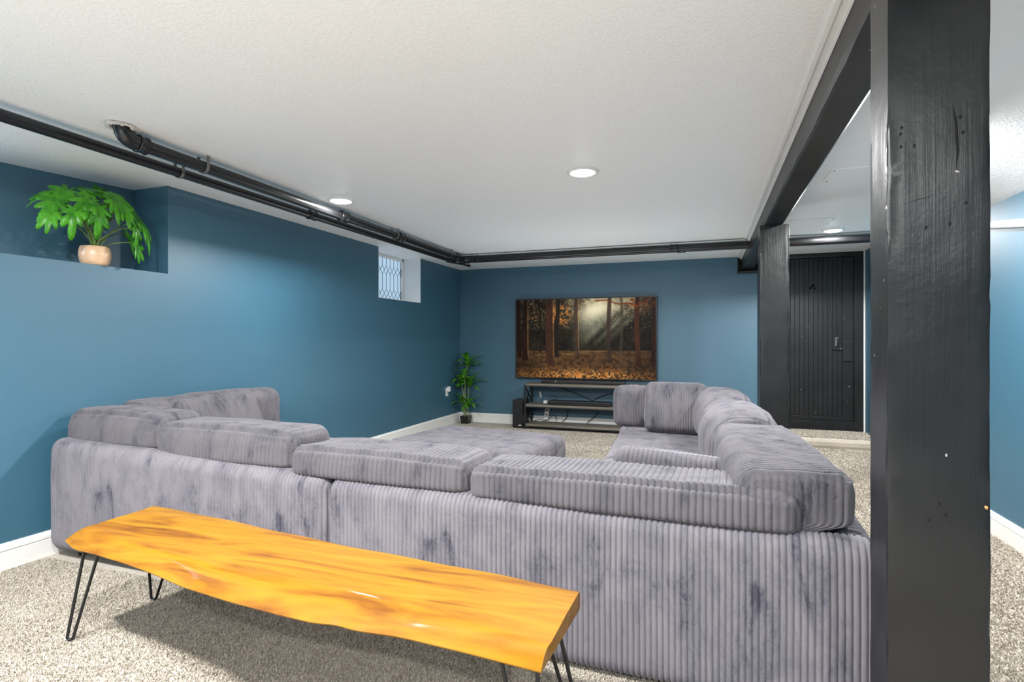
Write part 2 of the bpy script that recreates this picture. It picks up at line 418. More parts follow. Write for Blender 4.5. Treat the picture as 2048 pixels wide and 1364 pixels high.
crown('trim_1', .365, .405, 'white ceiling moulding along the left side of the beam')
crown('trim_2', .600, .552, 'white ceiling moulding along the right side of the beam')
# ledge board and flat panel with the beam pocket's shade painted black
mb = MB(); mb.box((.355, BY - .035, 1.965), (.60, BY + .02, 1.995), .004); tag(mb.build('trim_3', M['doorwood']), 'narrow black ledge board under the beam end at the back wall', kind='structure')
mb = MB(); mb.box((.362, BY - .012, 1.995), (.60, BY + .0, ZC)); tag(mb.build('trim_4', M['hole']), 'flat black panel painted as the shadowy pocket around the beam end', kind='structure')
# ceiling access panels
for i, (a, b, t) in enumerate([((.66, 5.16), (1.01, 5.40), 'flat white access panel in the ceiling near the plank door'), ((.70, 3.70), (1.02, 3.97), 'flat white access panel in the ceiling right of the beam')]):
    o = empty('access_panel', ((a[0] + b[0]) / 2, (a[1] + b[1]) / 2, ZC)); tag(o, t, 'panel', 'ceiling access panels')
    hx, hy = (b[0] - a[0]) / 2, (b[1] - a[1]) / 2
    mb = MB(); mb.box((-hx, -hy, -.008), (hx, hy, .0), .003); mb.build('cover', M['ceiling'], o)
    for sx in (-1, 1):
        for sy in (-1, 1):
            mb = MB(); mb.lathe([(.0001, -.011), (.005, -.0105), (.006, -.008)], (sx * (hx - .02), sy * (hy - .02), 0), 10); mb.build('screw', M['grey_metal'], o)

# ---------------------------------------------------------------- plank door, step
step = MB(); P = []
prof = [(6.67, 0), (6.655, .03), (6.652, .07), (6.665, .098), (6.69, .112), (6.74, .115), (BY + .06, .115), (BY + .06, 0)]
V = [(x, y, z) for x in (.586, 1.695) for y, z in prof]; n = len(prof)
step.add(V, [(i, i + 1, n + i + 1, n + i)[::-1] for i in range(n - 1)] + [tuple(range(n)), tuple(range(n, 2 * n))[::-1]])
tag(step.build('floor_step', M['carpet']), 'low carpeted step in front of the black plank door', 'step')
dr = empty('door_1', (1.14, BY, .115)); tag(dr, 'black plank door with wooden latch on the step', kind='structure')
def dbox(name, x0, x1, y0, y1, z0, z1, bev=.003, mat='doorwood', par=None):
    m = MB(); m.box((x0 - 1.14, y0 - BY, z0 - .115), (x1 - 1.14, y1 - BY, z1 - .115), bev); return m.build(name, M[mat], par or dr)
dbox('jamb', .586, .645, BY - .02, BY + .06, .115, ZC)
dbox('jamb', 1.592, 1.680, BY - .02, BY + .06, .115, ZC)
dbox('lintel', .645, 1.592, BY - .015, BY + .06, 2.118, ZC)
dbox('threshold', .645, 1.592, BY - .018, BY + .06, .115, .226)
dbox('stile', 1.478, 1.590, BY + .012, BY + .06, .229, 2.116)
dbox('rail', .648, 1.476, BY + .010, BY + .06, .229, .277)
npl = 17; pw = (1.476 - .648) / npl
for k in range(npl):
    dbox('plank', .648 + k * pw + .0012, .648 + (k + 1) * pw - .0012, BY + .018 + .003 * random.random(), BY + .05, .279, 2.116, .003)
dbox('backing', .646, 1.478, BY + .045, BY + .058, .279, 2.116, 0, 'hole')
h = dbox('handle_plate', 1.405, 1.432, BY + .008, BY + .02, 1.09, 1.19, .002, 'grey_metal')
m = MB(); m.tube([(1.419 - 1.14, -.0 + .008, 1.175 - .115), (1.419 - 1.14, -.035, 1.165 - .115), (1.422 - 1.14, -.038, 1.12 - .115), (1.422 - 1.14, .008, 1.10 - .115)], .006, 8); m.build('handle', M['black_metal'], dr)
dbox('latch_bar', 1.375, 1.53, BY - .005, BY + .016, 1.050, 1.064, .002)
m = MB(); m.lathe([(.0001, 0), (.009, .002), (.011, .012)], (0, 0, 0), 12); m.build('latch_knob', M['grey_metal'], dr, (1.455 - 1.14, -.012, 1.057 - .115), (R(-90), 0, 0))
dbox('lock_box', 1.482, 1.568, BY - .006, BY + .014, .918, 1.150, .003)
for hx, hz_ in [(1.152, 1.768), (1.192, 1.765), (1.168, 1.793), (1.188, 1.800)]:
    m = MB(); m.lathe([(.0001, .0), (.014, .0), (.014, .006)], (0, 0, 0), 12); m.build('vent_hole', M['hole'], dr, (hx - 1.14, .0165, hz_ - .115), (R(-90), 0, 0))
mb = MB(); mb.box((1.681, BY - .022, .115), (1.6945, BY + .06, ZC)); tag(mb.build('trim_5', M['white']), 'thin pale strip between door frame and right wall', kind='structure')

# white tube sloping across the right wall, outlet plate
o = empty('white_wall_tube', (RX - .02, 3.7, 1.78)); tag(o, 'white tube crossing the right wall near the ceiling', 'pipe')
mb = MB(); mb.tube([rel(o, (RX - .02, 2.6, 1.60)), rel(o, (RX - .02, 4.55, 1.925))], .024, 16); mb.build('pipe_run', M['white'], o)
for y in (2.9, 4.4):
    z = 1.60 + (y - 2.6) / 1.95 * .325; mb = MB(); mb.box(rel(o, (RX - .05, y - .012, z - .028)), rel(o, (RX, y + .012, z + .028)), .003); mb.build('bracket', M['white'], o)
def outlet(loc, rz, label):
    o = empty('wall_outlet', loc, rz); tag(o, label, 'outlet')
    m = MB(); m.box((-.036, -.006, -.057), (.036, 0, .057), .003); m.build('cover_plate', M['white_plastic'], o)
    for s in (-1, 1):
        m = MB(); m.box((-.017, -.009, s * .024 - .015), (.017, -.004, s * .024 + .015), .003); r0 = m.build('receptacle', M['white_plastic'], o)
        for d in (-.006, .006):
            m = MB(); m.box((d - .0012, -.0095, s * .024 - .004), (d + .0012, -.0088, s * .024 + .006)); m.build('slot', M['hole'], r0)
    return o
outlet((RX, 3.62, .432), R(-90), 'white outlet plate on the right wall at the picture edge')
oo = outlet((LX, 6.78, .455), R(90), 'white outlet with a plugged-in adapter on left wall beside tall plant')
m = MB(); m.box((-.018, -.045, .005), (.035, -.0095, .075), .006); m.build('plug_adapter', M['white_plastic'], oo)

# ---------------------------------------------------------------- recessed lights
def downlight(x, y, label=None, w=LAMP_W, z=ZC):
    o = empty('ceiling_light', (x, y, z)); tag(o, label or 'round recessed ceiling light out of view', 'ceiling light', 'recessed ceiling lights')
    m = MB(); m.lathe([(.072, -.010), (.080, -.013), (.094, -.008), (.098, .0)], n=48, flip=True); m.build('trim_ring', M['white'], o)
    m = MB(); m.lathe([(.0001, -.022), (.030, -.021), (.055, -.017), (.072, -.010)], n=40, flip=True); m.build('lens', M['lens'], o)
    l = bpy.data.lights.new('lamp', 'AREA'); l.shape = 'DISK'; l.size = .12; l.energy = w; l.color = (.975, .985, .985)
    lo = bpy.data.objects.new('lamp', l); COL.objects.link(lo); lo.parent = o; lo.location = (0, 0, -.024)
    return o
downlight(-2.49, 3.34, 'lit recessed ceiling light beside the black pipes', LAMP_W * .5)
downlight(-.70, 3.262, 'lit recessed ceiling light in the middle of the ceiling')
downlight(1.10, 5.74, 'lit recessed ceiling light near the plank door')
downlight(-2.0, .45, w=LAMP_W * 1.65)
for p in [(-.70, .40), (-1.5, -2.0), (.9, -1.1)]: downlight(*p)
downlight(.95, 3.3, w=LAMP_W * .8)  # added lamp hidden behind the near post, brightens the right aisle

# ---------------------------------------------------------------- pipes
def bend(p0, p1, p2, r, n=8):
    p0, p1, p2 = Vector(p0), Vector(p1), Vector(p2)
    a = p1 + (p0 - p1).normalized() * r; b = p1 + (p2 - p1).normalized() * r
    return [a * (1 - t) ** 2 + p1 * 2 * t * (1 - t) + b * t * t for t in [i / n for i in range(n + 1)]]
def ringc(m, c, d, r, w):
    c, d = Vector(c), Vector(d).normalized()
    m.tube([c - d * w / 2, c - d * w * .42, c - d * w * .3, c + d * w * .3, c + d * w * .42, c + d * w / 2], [r * .98, r * 1.25, r * 1.12, r * 1.12, r * 1.25, r * .98], 20)
def hanger(par, c, r, z1=ZC):
    m = MB(); c = Vector(c)
    pts = [(c.x - r - .004, c.y, z1)] + [(c.x - (r + .004) * math.cos(a), c.y, c.z - (r + .004) * math.sin(a)) for a in np.linspace(0, math.pi, 10)] + [(c.x + r + .004, c.y, z1)]
    for a, b in zip(pts[:-1], pts[1:]):
        m.bar(a, b, .003, .018)
    m.build('hanger_strap', M['grey_metal'], par)
zp = 2.112
pa = empty('water_pipe', (-2.70, 3.0, zp)); tag(pa, 'black pipe nearest the left wall, turning along the back of the room', 'pipe', 'black ceiling pipes')
A0, A1, A2 = (-2.800, -3.0, zp), (-2.865, 6.05, zp), (1.69, 6.05, zp)
ra = .0275
mb = MB(); mb.tube([rel(pa, p) for p in [A0] + bend(A0, A1, A2, .10) + [A2]], ra, 20); mb.build('pipe_run', M['pipe'], pa)
for c, d in [((-2.845, 3.46, zp), (0, 1, 0)), ((-2.864, 5.90, zp), (0, 1, 0)), ((-2.72, 6.05, zp), (1, 0, 0)), ((-.245, 6.05, zp), (1, 0, 0))]:
    mb = MB(); ringc(mb, rel(pa, c), d, ra * 1.08, .085); mb.build('coupling', M['pipe'], pa)
mb = MB(); mb.tube([rel(pa, p) for p in bend((-2.862, 5.75, zp), A1, (-2.6, 6.05, zp), .13)], ra * 1.28, 20); mb.build('elbow', M['pipe'], pa)
hanger(pa, rel(pa, (-2.837, 2.33, zp)), ra, ZC - pa.location.z)
mb = MB(); mb.tube([rel(pa, (-2.92, 6.02, zp - .005)), rel(pa, (-2.84, 6.40, zp - .005))], .012, 12); ringc(mb, rel(pa, (-2.84, 6.40, zp - .005)), (.1, 1, 0), .014, .05); mb.build('stub_pipe', M['pipe'], pa)
pb = empty('water_pipe', (-2.55, 3.0, zp)); tag(pb, 'black pipe dropping from a plastered ceiling hole and turning along the back', 'pipe', 'black ceiling pipes')
B0, B1, B2 = (-2.612, 1.95, zp), (-2.698, 5.925, zp), (1.69, 5.925, zp); rb = .031
mb = MB(); mb.tube([rel(pb, p) for p in [B0] + bend(B0, B1, B2, .09) + [B2]], rb, 20); mb.build('pipe_run', M['pipe'], pb)
mb = MB(); mb.tube([rel(pb, p) for p in bend((-2.611, 2.0, zp), (-2.612, 1.85, zp), (-2.612, 1.83, ZC + .1), .06) + [(-2.612, 1.832, ZC + .02)]], rb * 1.22, 20); ringc(mb, rel(pb, (-2.612, 1.94, zp)), (0, 1, 0), rb * 1.15, .05); mb.build('elbow', M['pipe'], pb)
for c, d in [((-2.645, 3.58, zp), (0, 1, 0)), ((-2.665, 4.46, zp), (0, 1, 0)), ((-2.694, 5.76, zp), (0, 1, 0)), ((-2.55, 5.925, zp), (1, 0, 0)), ((-.31, 5.925, zp), (1, 0, 0))]:
    mb = MB(); ringc(mb, rel(pb, c), d, rb * 1.08, .09); mb.build('coupling', M['pipe'], pb)
mb = MB(); mb.tube([rel(pb, p) for p in bend((-2.693, 5.65, zp), B1, (-2.45, 5.925, zp), .12)], rb * 1.26, 20); mb.build('elbow', M['pipe'], pb)
for c in [(-2.62, 2.30, zp), (-2.663, 4.36, zp), (-2.69, 5.53, zp)]: hanger(pb, rel(pb, c), rb, ZC - pb.location.z)
mb = MB()
for k in range(26):
    a = k / 26 * 6.283; q = .045 + .012 * random.random()
    mb.tube([rel(pb, (-2.612 + q * math.cos(a), 1.845 + q * 1.3 * math.sin(a), ZC)), rel(pb, (-2.612 + q * .9 * math.cos(a), 1.845 + q * 1.2 * math.sin(a), ZC - .006 - .012 * random.random()))], [.013, .007], 6)
mb.build('plaster_collar', M['plaster'], pb)

# ---------------------------------------------------------------- corduroy upholstery
def lf(P, seed, k=3.0, n=6):
    r_ = np.random.default_rng(seed); o = 0
    for i in range(n):
        d = r_.normal(size=3); d /= np.linalg.norm(d); o = o + np.sin((P @ d) * k * r_.uniform(.6, 2.4) * 2 + r_.uniform(0, 6.28)) / n
    return o
def rrect(T, H, r, nv):
    """rounded rectangle in (y,z) with nv points, even along its length, starting at the bottom"""
    r = min(r, T / 2 - 1e-4, H / 2 - 1e-4); c = []
    for cx, cy, a0 in [(T / 2 - r, -H / 2 + r, -90), (T / 2 - r, H / 2 - r, 0), (-T / 2 + r, H / 2 - r, 90), (-T / 2 + r, -H / 2 + r, 180)]:
        for t in np.linspace(0, 90, 13): c.append((cx + r * math.cos(R(a0 + t)), cy + r * math.sin(R(a0 + t))))
    c = np.array(c + [c[0]]); s = np.r_[0, np.cumsum(np.linalg.norm(np.diff(c, axis=0), axis=1))]
    t = np.linspace(0, s[-1], nv, endpoint=False)
    return np.stack([np.interp(t, s, c[:, 0]), np.interp(t, s, c[:, 1])], 1)
def puff(L_, T, H, r=.05, re=.05, pitch=.019, amp=.0075, nper=8, nv=64, bulge=0.0, wr=0.0, seed=0, ncap=7, seam=None, top_amp=1.0, endw=None, warp=None, crest=0.0):
    """soft ribbed block: length on x, thickness on y, height on z (from 0). ribs run round the section."""
    xs = []; sc = []; ins = []
    st_ = pitch / nper; kx = int((L_ / 2 - re) / st_)
    for s in np.linspace(0.02, 1, ncap)[:-1]: xs.append(-L_ / 2); sc.append(s); ins.append(re)
    for a in np.linspace(0, 90, 24)[:-1]: xs.append(-L_ / 2 + re - re * math.cos(R(a))); sc.append(1); ins.append(re * (1 - math.sin(R(a))))
    for x in np.arange(-kx, kx + 1) * st_: xs.append(x); sc.append(1); ins.append(0)
    for a in np.linspace(90, 0, 24)[1:]: xs.append(L_ / 2 - re + re * math.cos(R(a))); sc.append(1); ins.append(re * (1 - math.sin(R(a))))
    for s in np.linspace(1, 0.02, ncap)[1:]: xs.append(L_ / 2); sc.append(s); ins.append(re)
    P = np.zeros((len(xs), nv, 3)); cache = {}
    for i, (x, s, q) in enumerate(zip(xs, sc, ins)):
        key = round(q, 6)
        if key not in cache: cache[key] = rrect(T - 2 * q, H - 2 * q, max(r - q * .6, .012), nv)
        P[i, :, 0] = x; P[i, :, 1:] = cache[key] * s
    def normals(P):
        du = np.gradient(P, axis=0); dv = np.roll(P, -1, 1) - np.roll(P, 1, 1)
        n = np.cross(du, dv); n /= np.linalg.norm(n, axis=2, keepdims=True) + 1e-9
        if (n * P).sum() < 0: n = -n
        return n
    n = normals(P); n[:ncap - 1] = (-1, 0, 0); n[-(ncap - 1):] = (1, 0, 0)
    X = P.copy(); cx = np.clip(np.cos(np.pi * X[..., 0] / L_ * .98), 0, 1); cz = np.clip(np.cos(np.pi * X[..., 2] / H * .95), 0, 1)
    P = P + n * (bulge * cx ** .6 * cz ** .8 * np.abs(n[..., 1]))[..., None]
    if crest: P[..., 2] += crest * np.clip(X[..., 2] / (H / 2), 0, 1) * (cx ** .5)
    if wr: P = P + n * (wr * lf(X, seed, 5.0) + wr * .45 * lf(X, seed + 3, 14.0))[..., None]
    w = np.abs(n[..., 0]) ** 2
    rib = lambda t: np.abs(np.sin(np.pi * t / pitch)) ** .42
    wob = .0016 * lf(X * np.array([.3, 1, 1]), seed + 5, 6)
    d = (1 - w) * rib(X[..., 0]) + w * rib(X[..., 1] * 1.0)
    a = amp * np.ones_like(d)
    if top_amp != 1.0: a = a * (1 + (top_amp - 1) * np.clip(n[..., 2], 0, 1) ** 2)
    P = P + n * (a * (d - .6))[..., None]; P[..., 0] += wob
    if seam is not None:      # stitched groove along the rear top arris
        yy, zz_ = -T / 2 + r * .35, H / 2 - r * .25
        q = np.hypot(X[..., 1] - yy, X[..., 2] - zz_)
        P = P - n * (seam * np.exp(-(q / .008) ** 2) * (1 - w))[..., None] + n * (seam * .6 * np.exp(-((q - .018) / .008) ** 2) * (1 - w))[..., None]
    P[..., 2] += H / 2
    if warp is not None: P = warp(P)
    return P
def puff_obj(name, P, parent=None, loc=None, rot=None, mat='velvet'):
    me = np_mesh(name, P.reshape(-1, 3), grid_faces(P.shape[0], P.shape[1], False, True)[:, ::-1], True)
    return link(name, me, M[mat], parent, loc, rot)
def feet(par, pts):
    for x, y in pts:
        m = MB(); m.lathe([(.0001, 0), (.018, 0), (.024, .05), (.0001, .05)], (x, y, 0), 14); m.build('foot', M['dark_plastic'], par)

FT = .13   # thickness of the low back frame
def slope(z0, zl, zr, Lx):
    def f(P):
        t = P[..., 0] / Lx + .5; zt = zl + (zr - zl) * t
        P[..., 2] = z0 + P[..., 2] / .5 * (zt - z0); return P
    return f
# back run, left unit
def section(name, p, q, label): 
    p, q = Vector(p), Vector(q); o = empty(name, (*((p + q) / 2), 0), math.atan2(q.y - p.y, q.x - p.x))
    tag(o, label, 'sofa', 'sectional sofa units'); return o, (q - p).length
s1, L1 = section('sofa_section', (-3.285, 1.925), (-1.50, 1.905), 'left unit of the grey corduroy sofa seen from behind, against the left wall')
puff_obj('back_frame', puff(L1, FT, .5, r=.055, re=.05, nv=84, wr=.004, seed=1, warp=slope(.045, .632, .577, L1)), s1, (0, FT / 2, 0))
puff_obj('seat', puff(L1 - .02, .80, .36, r=.05, re=.05, nv=60, nper=4, amp=.002, seed=2), s1, (0, FT + .40, .06))
feet(s1, [(-L1 / 2 + .12, .1), (L1 / 2 - .12, .1), (-L1 / 2 + .12, .8), (L1 / 2 - .12, .8)])
s2, L2 = section('sofa_section', (-1.495, 1.905), (.475, 1.822), 'long corner unit of the grey corduroy sofa behind the wooden bench')
puff_obj('back_frame', puff(L2, FT, .5, r=.05, re=.045, nv=84, wr=.003, seed=3, warp=slope(.022, .574, .562, L2)), s2, (0, FT / 2, 0))
puff_obj('seat', puff(L2 - .16, .80, .36, r=.05, re=.05, nv=60, nper=4, amp=.002, seed=4), s2, (-.07, FT + .40, .06))
puff_obj('side_frame', puff(.83, FT, .535, r=.045, re=.04, nv=60, seed=5), s2, (L2 / 2 - FT / 2, FT + .40, .03), (0, 0, R(90)))
feet(s2, [(-L2 / 2 + .12, .1), (L2 / 2 - .12, .1), (-L2 / 2 + .12, .8), (L2 / 2 - .12, .8)])
# right run
s3 = empty('sofa_section', (.462, 2.80, 0), R(3.0)); tag(s3, 'right arm run of the grey corduroy sofa reaching towards the television', 'sofa', 'sectional sofa units')
puff_obj('back_frame', puff(2.02, FT, .53, r=.05, re=.04, nv=60, seed=6), s3, (-FT / 2, 1.02, .03), (0, 0, R(90)))
puff_obj('seat', puff(1.86, .92, .37, r=.06, re=.05, nv=80, nper=4, amp=.0016, wr=.004, top_amp=.3, seed=7), s3, (-FT - .46, .95, .05), (0, 0, R(90)), 'velvet2')
puff_obj('end_frame', puff(.92, .12, .40, r=.045, re=.04, nv=60, nper=4, seed=8), s3, (-FT - .46, 1.95, .03))
feet(s3, [(-.95, .1), (-.1, .1), (-.95, 1.9), (-.1, 1.9)])
# left run
s4 = empty('sofa_section', (-3.30, 2.90, 0), 0); tag(s4, 'short left wall unit of the grey corduroy sofa behind the back cushions', 'sofa', 'sectional sofa units')
puff_obj('back_frame', puff(.60, FT, .53, r=.05, re=.04, nv=50, nper=4, seed=9), s4, (FT / 2, .31, .03), (0, 0, R(-90)))
puff_obj('seat', puff(.60, .80, .36, r=.05, re=.05, nv=60, nper=4, amp=.002, top_amp=.4, seed=10), s4, (FT + .40, .31, .06), (0, 0, R(-90)))
feet(s4, [(.1, .1), (.85, .1), (.1, .55), (.85, .55)])

# back cushions: resting on the seat, spilling over the low frame
def over(zf, amt, T):
    """below height zf the rear of the section is pushed forward by amt so it clears the frame"""
    def f(P):
        k = 1 / (1 + np.exp((P[..., 2] - zf) / .006)); y = P[..., 1]
        P[..., 1] = y + k * amt * np.clip((T / 2 - y) / T, 0, 1.05); return P
    return f
def back_cushion(L_, T, H, loc, rz, zf, amt, label, seed, r=.06, pitch=.022, amp=.008, tilt=0, bulge=.02, crest=.012, nv=180, re=.06, wr=.008, ncap=7):
    P = puff(L_, T, H, r=r, re=re, pitch=pitch, amp=amp, nv=nv, bulge=bulge, wr=wr, seed=seed, seam=.010, warp=over(zf - loc[2], amt, T), crest=crest, ncap=ncap)
    o = puff_obj('back_cushion', P, None, loc, (tilt, 0, rz), 'velvet2')
    return tag(o, label, 'cushion', 'sofa back cushions')
SZ = .425
a2 = math.atan2(1.822 - 1.905, 1.97)
back_cushion(.70, .30, .345, (-2.945, 2.16, SZ), R(-1), .598, .10, 'leftmost corduroy cushion on the long sofa back, touching the left wall', 21, r=.085)
back_cushion(.86, .30, .315, (-2.155, 2.12, SZ), R(-2), .577, .10, 'second corduroy cushion from the left wall on the long sofa back', 22, r=.07)
back_cushion(.865, .30, .258, (-1.285, 2.075, SZ), a2, .560, .10, 'third corduroy cushion from the left wall on the long sofa back', 23, r=.05)
back_cushion(1.13, .30, .246, (-.285, 2.025, SZ), a2, .552, .10, 'longest corduroy cushion on the sofa back, at the right corner', 24, r=.045)
# right run
back_cushion(1.02, .32, .315, (.235, 2.40, SZ), R(90 + 3), .575, .11, 'nearest corduroy cushion of the right sofa run, its end facing the post', 25, r=.06, bulge=.03, nv=180, ncap=24, re=.03)
back_cushion(.86, .32, .34, (.165, 3.33, SZ), R(90 + 3), .575, .11, 'middle corduroy cushion of the right sofa run', 26, r=.13, bulge=.04, crest=.035)
back_cushion(.86, .32, .345, (.115, 4.20, SZ), R(90 + 3), .575, .11, 'far corduroy cushion of the right sofa run beside the arm', 27, r=.13, bulge=.04, crest=.035)
# left wall cushion
back_cushion(1.10, .24, .365, (-3.17, 2.83, SZ), R(-90), .57, .0, 'corduroy cushion standing along the left wall', 28, r=.08)
# arm cushion at the far end of the right run
arm = puff_obj('arm_cushion', puff(.86, .20, .345, r=.06, re=.07, pitch=.021, amp=.0065, nv=90, bulge=.012, seed=31), None, (-.315, 4.77, SZ), (0, 0, R(2)), 'velvet2')
tag(arm, 'upright corduroy arm cushion closing the far end of the right sofa run', 'cushion')

def pillow(W, H, T, loc, rot, label, seed):
    o = empty('throw_pillow', loc); o.rotation_euler = rot; tag(o, label, 'pillow', 'corduroy throw pillows')
    P = puff(W, T, H, r=T * .45, re=.055, pitch=.019, amp=.0058, nv=90, bulge=.045, wr=.006, seed=seed)
    puff_obj('pillow_body', P, o, mat='velvet2')
    m = MB(); pts = []
    for k in range(97):
        a = k / 96 * 2 * math.pi; c, s = math.cos(a), math.sin(a)
        e = 2 / 5.0; pts.append((W / 2 * 1.0 * math.copysign(abs(c) ** e, c), 0, H / 2 + H / 2 * 1.0 * math.copysign(abs(s) ** e, s)))
    m.tube(pts, .005, 8, False); m.build('piping', M['seam'], o)
    return o
pillow(.47, .40, .11, (-.235, 4.50, SZ + .005), (R(-17), 0, R(-3)), 'square corduroy pillow leaning on the arm cushion of the right run', 41)
pillow(.60, .38, .12, (-2.93, 2.76, SZ), (R(-18), 0, R(90)), 'corduroy pillow leaning on the left wall cushion', 42)
pillow(.52, .268, .12, (-.12, 2.375, SZ), (R(6), R(3), R(-2)), 'corduroy pillow peeking over the longest back cushion', 43)

# ottoman
ot = empty('ottoman', (-1.66, 3.92, 0), R(-9)); tag(ot, 'large flat grey corduroy ottoman in the middle of the sofa', 'ottoman')
puff_obj('ottoman_body', puff(1.14, .86, .37, r=.07, re=.07, pitch=.019, amp=.006, nv=130, nper=8, wr=.004, top_amp=.25, seed=51), ot, (0, 0, .045), mat='velvet2')
feet(ot, [(-.45, -.32), (.45, -.32), (-.45, .32), (.45, .32)])

# ---------------------------------------------------------------- live edge bench
BZ = .40; TH = .052
low = np.array([(-2.262, 1.385), (-2.139, 1.338), (-2.05, 1.335), (-1.843, 1.311), (-1.672, 1.282), (-1.489, 1.242), (-1.29, 1.218), (-1.096, 1.204), (-.97, 1.20), (-.923, 1.213), (-.856, 1.204), (-.729, 1.216), (-.545, 1.207), (-.351, 1.192)])
top = np.array([(-2.19, 1.445), (-2.05, 1.405), (-1.689, 1.345), (-1.329, 1.300), (-1.044, 1.315), (-.78, 1.301), (-.537, 1.258), (-.339, 1.222)])
nS = 150; S = np.linspace(0, 1, nS)
Xl = -2.262 + S * (-.351 + 2.262); Xt = -2.19 + S * (-.339 + 2.19)
yl = np.interp(Xl, low[:, 0], low[:, 1]); yt = np.interp(Xt, top[:, 0], top[:, 1])
ker = np.ones(5) / 5; yl[2:-2] = np.convolve(yl, ker, 'valid'); ker = np.ones(13) / 13; yt[6:-6] = np.convolve(yt, ker, 'valid')
Xb = -2.206 + S * (-.333 + 2.206); yb = 1.697 + (1.509 - 1.697) * S + .006 * np.sin(S * 9) + .003 * np.sin(S * 31)
rows = []
def row(x, y, z): rows.append(np.stack([x, y, np.broadcast_to(z, x.shape)], 1))
zt = BZ + TH
row(Xl, yl, BZ); row(Xl, yl - .002, BZ + .004)
for t in (.2, .4, .6, .8, .93):
    row(Xl * (1 - t) + Xt * t, yl * (1 - t) + yt * t + .004 * math.sin(math.pi * t) * -1, BZ + .004 + (TH - .004) * math.sin(t * math.pi / 2) ** 1.0)
for t in (0.03, .15, .3, .45, .6, .75, .88, .97): row(Xt * (1 - t) + Xb * t, yt * (1 - t) + yb * t, zt + .0012 * np.sin(S * 23 + t * 7) * (t < .95))
row(Xb, yb + .004, zt - .004); row(Xb, yb + .010, zt - .018); row(Xb, yb + .006, BZ + .006); row(Xb, yb, BZ)
P = np.stack(rows, 1)
P[:, :, 0] -= -1.3; P[:, :, 1] -= 1.42
bn = empty('live_edge_bench', (-1.3, 1.42, 0)); tag(bn, 'varnished golden live edge wood bench on black hairpin legs behind the sofa', 'bench')
me = np_mesh('seat_slab', P.reshape(-1, 3), grid_faces(P.shape[0], P.shape[1], False, True), True)
bm = bmesh.new(); bm.from_mesh(me); bm.verts.ensure_lookup_table(); k = P.shape[1]
for base in (0, (nS - 1) * k):
    f = bm.faces.new([bm.verts[base + i] for i in range(k)]); f.smooth = False
bmesh.ops.recalc_face_normals(bm, faces=bm.faces[:])
for e in bm.edges:
    if len(e.link_faces) == 2 and e.calc_face_angle(0) > .7: e.smooth = False
bm.to_mesh(me); bm.free()
link('seat_slab', me, M['bench'], bn)
def hairpin(a, b, f):
    """two rods from the slab meeting in a tight U at the floor"""
    lg = MB(); a, b = Vector((*a, BZ)), Vector((*b, BZ)); f = Vector((*f, .006)); u = (a - b).normalized(); w_ = (a - b).length / 2; cc = (a + b) / 2
    fa, fb = f + u * .011 + Vector((0, 0, .012)), f - u * .011 + Vector((0, 0, .012))
    pts = [a, fa] + [fa * (1 - t) ** 2 + (f + Vector((0, 0, -.008))) * 2 * t * (1 - t) + fb * t * t for t in (.25, .5, .75)] + [fb, b]
    pts = [(p.x + 1.3, p.y - 1.42, p.z) for p in pts]
    lg.tube(pts, .0055, 10); o = lg.build('leg', M['black_metal'], bn)
    m = MB(); m.obox((cc.x + 1.3, cc.y - 1.42, BZ - .003), (u.x, u.y, 0), (-u.y, u.x, 0), (0, 0, 1), (w_ + .02, .022, .003)); m.build('mounting_plate', M['black_metal'], o)
hairpin((-2.20, 1.42), (-2.15, 1.445), (-2.29, 1.42))
hairpin((-2.13, 1.60), (-2.02, 1.66), (-2.30, 1.765))
hairpin((-.50, 1.30), (-.40, 1.335), (-.42, 1.34))
hairpin((-.385, 1.45), (-.42, 1.43), (-.355, 1.585))

# ---------------------------------------------------------------- television and its picture
tv = empty('television', (-1.522, BY - .05, .645)); tag(tv, 'large wall television showing a sunlit pine forest', 'television')
tw, th = 1.882, 1.075
mb = MB(); mb.box((-tw / 2, -.03, 0), (tw / 2, .02, th), .004); mb.build('housing', M['dark_plastic'], tv)
mb = MB(); mb.box((-.3, .02, .3), (.3, .049, .75), .004); mb.build('wall_mount', M['black_metal'], tv)
nU, nV = 420, 236
u, v = np.meshgrid(np.linspace(0, 1, nU), np.linspace(0, 1, nV), indexing='ij')
def vn(fx, fy, seed, oct=4):
    o = 0; amp = 1; tot = 0
    for k in range(oct):
        g = np.random.default_rng(seed + k).random((int(fx) + 3, int(fy) + 3)); x = u * fx; y = v * fy
        i = x.astype(int); j = y.astype(int); a = x - i; b = y - j; a = a * a * (3 - 2 * a); b = b * b * (3 - 2 * b)
        o = o + amp * ((g[i, j] * (1 - a) + g[i + 1, j] * a) * (1 - b) + (g[i, j + 1] * (1 - a) + g[i + 1, j + 1] * a) * b)
        tot += amp; amp *= .55; fx *= 2; fy *= 2
    return o / tot
C3 = lambda r, g, b: np.array([r, g, b], float)
ss = lambda a, b, x: np.clip((x - a) / (b - a), 0, 1) ** 2 * (3 - 2 * np.clip((x - a) / (b - a), 0, 1))
img = np.zeros((nU, nV, 3)) + C3(44, 38, 28)
def mixc(w, c):
    global img
    w = np.clip(w, 0, 1)[..., None]; img = img * (1 - w) + np.asarray(c, float) * w
mixc(ss(.40, .75, vn(14, 9, 1)) * .8, C3(24, 22, 16)); mixc(ss(.5, .8, vn(40, 24, 9)) * .5 * (v > .38), C3(70, 62, 44))
mixc(ss(.72, 1.0, v) * ss(.48, .62, vn(26, 16, 4)) * (.35 + .65 * ss(.35, .7, u)), C3(215, 196, 150))
mixc(ss(.55, .75, vn(90, 4, 31, 2)) * ss(.36, .40, v) * ss(.62, .45, v) * .55, C3(18, 16, 13))         # far thin trunks
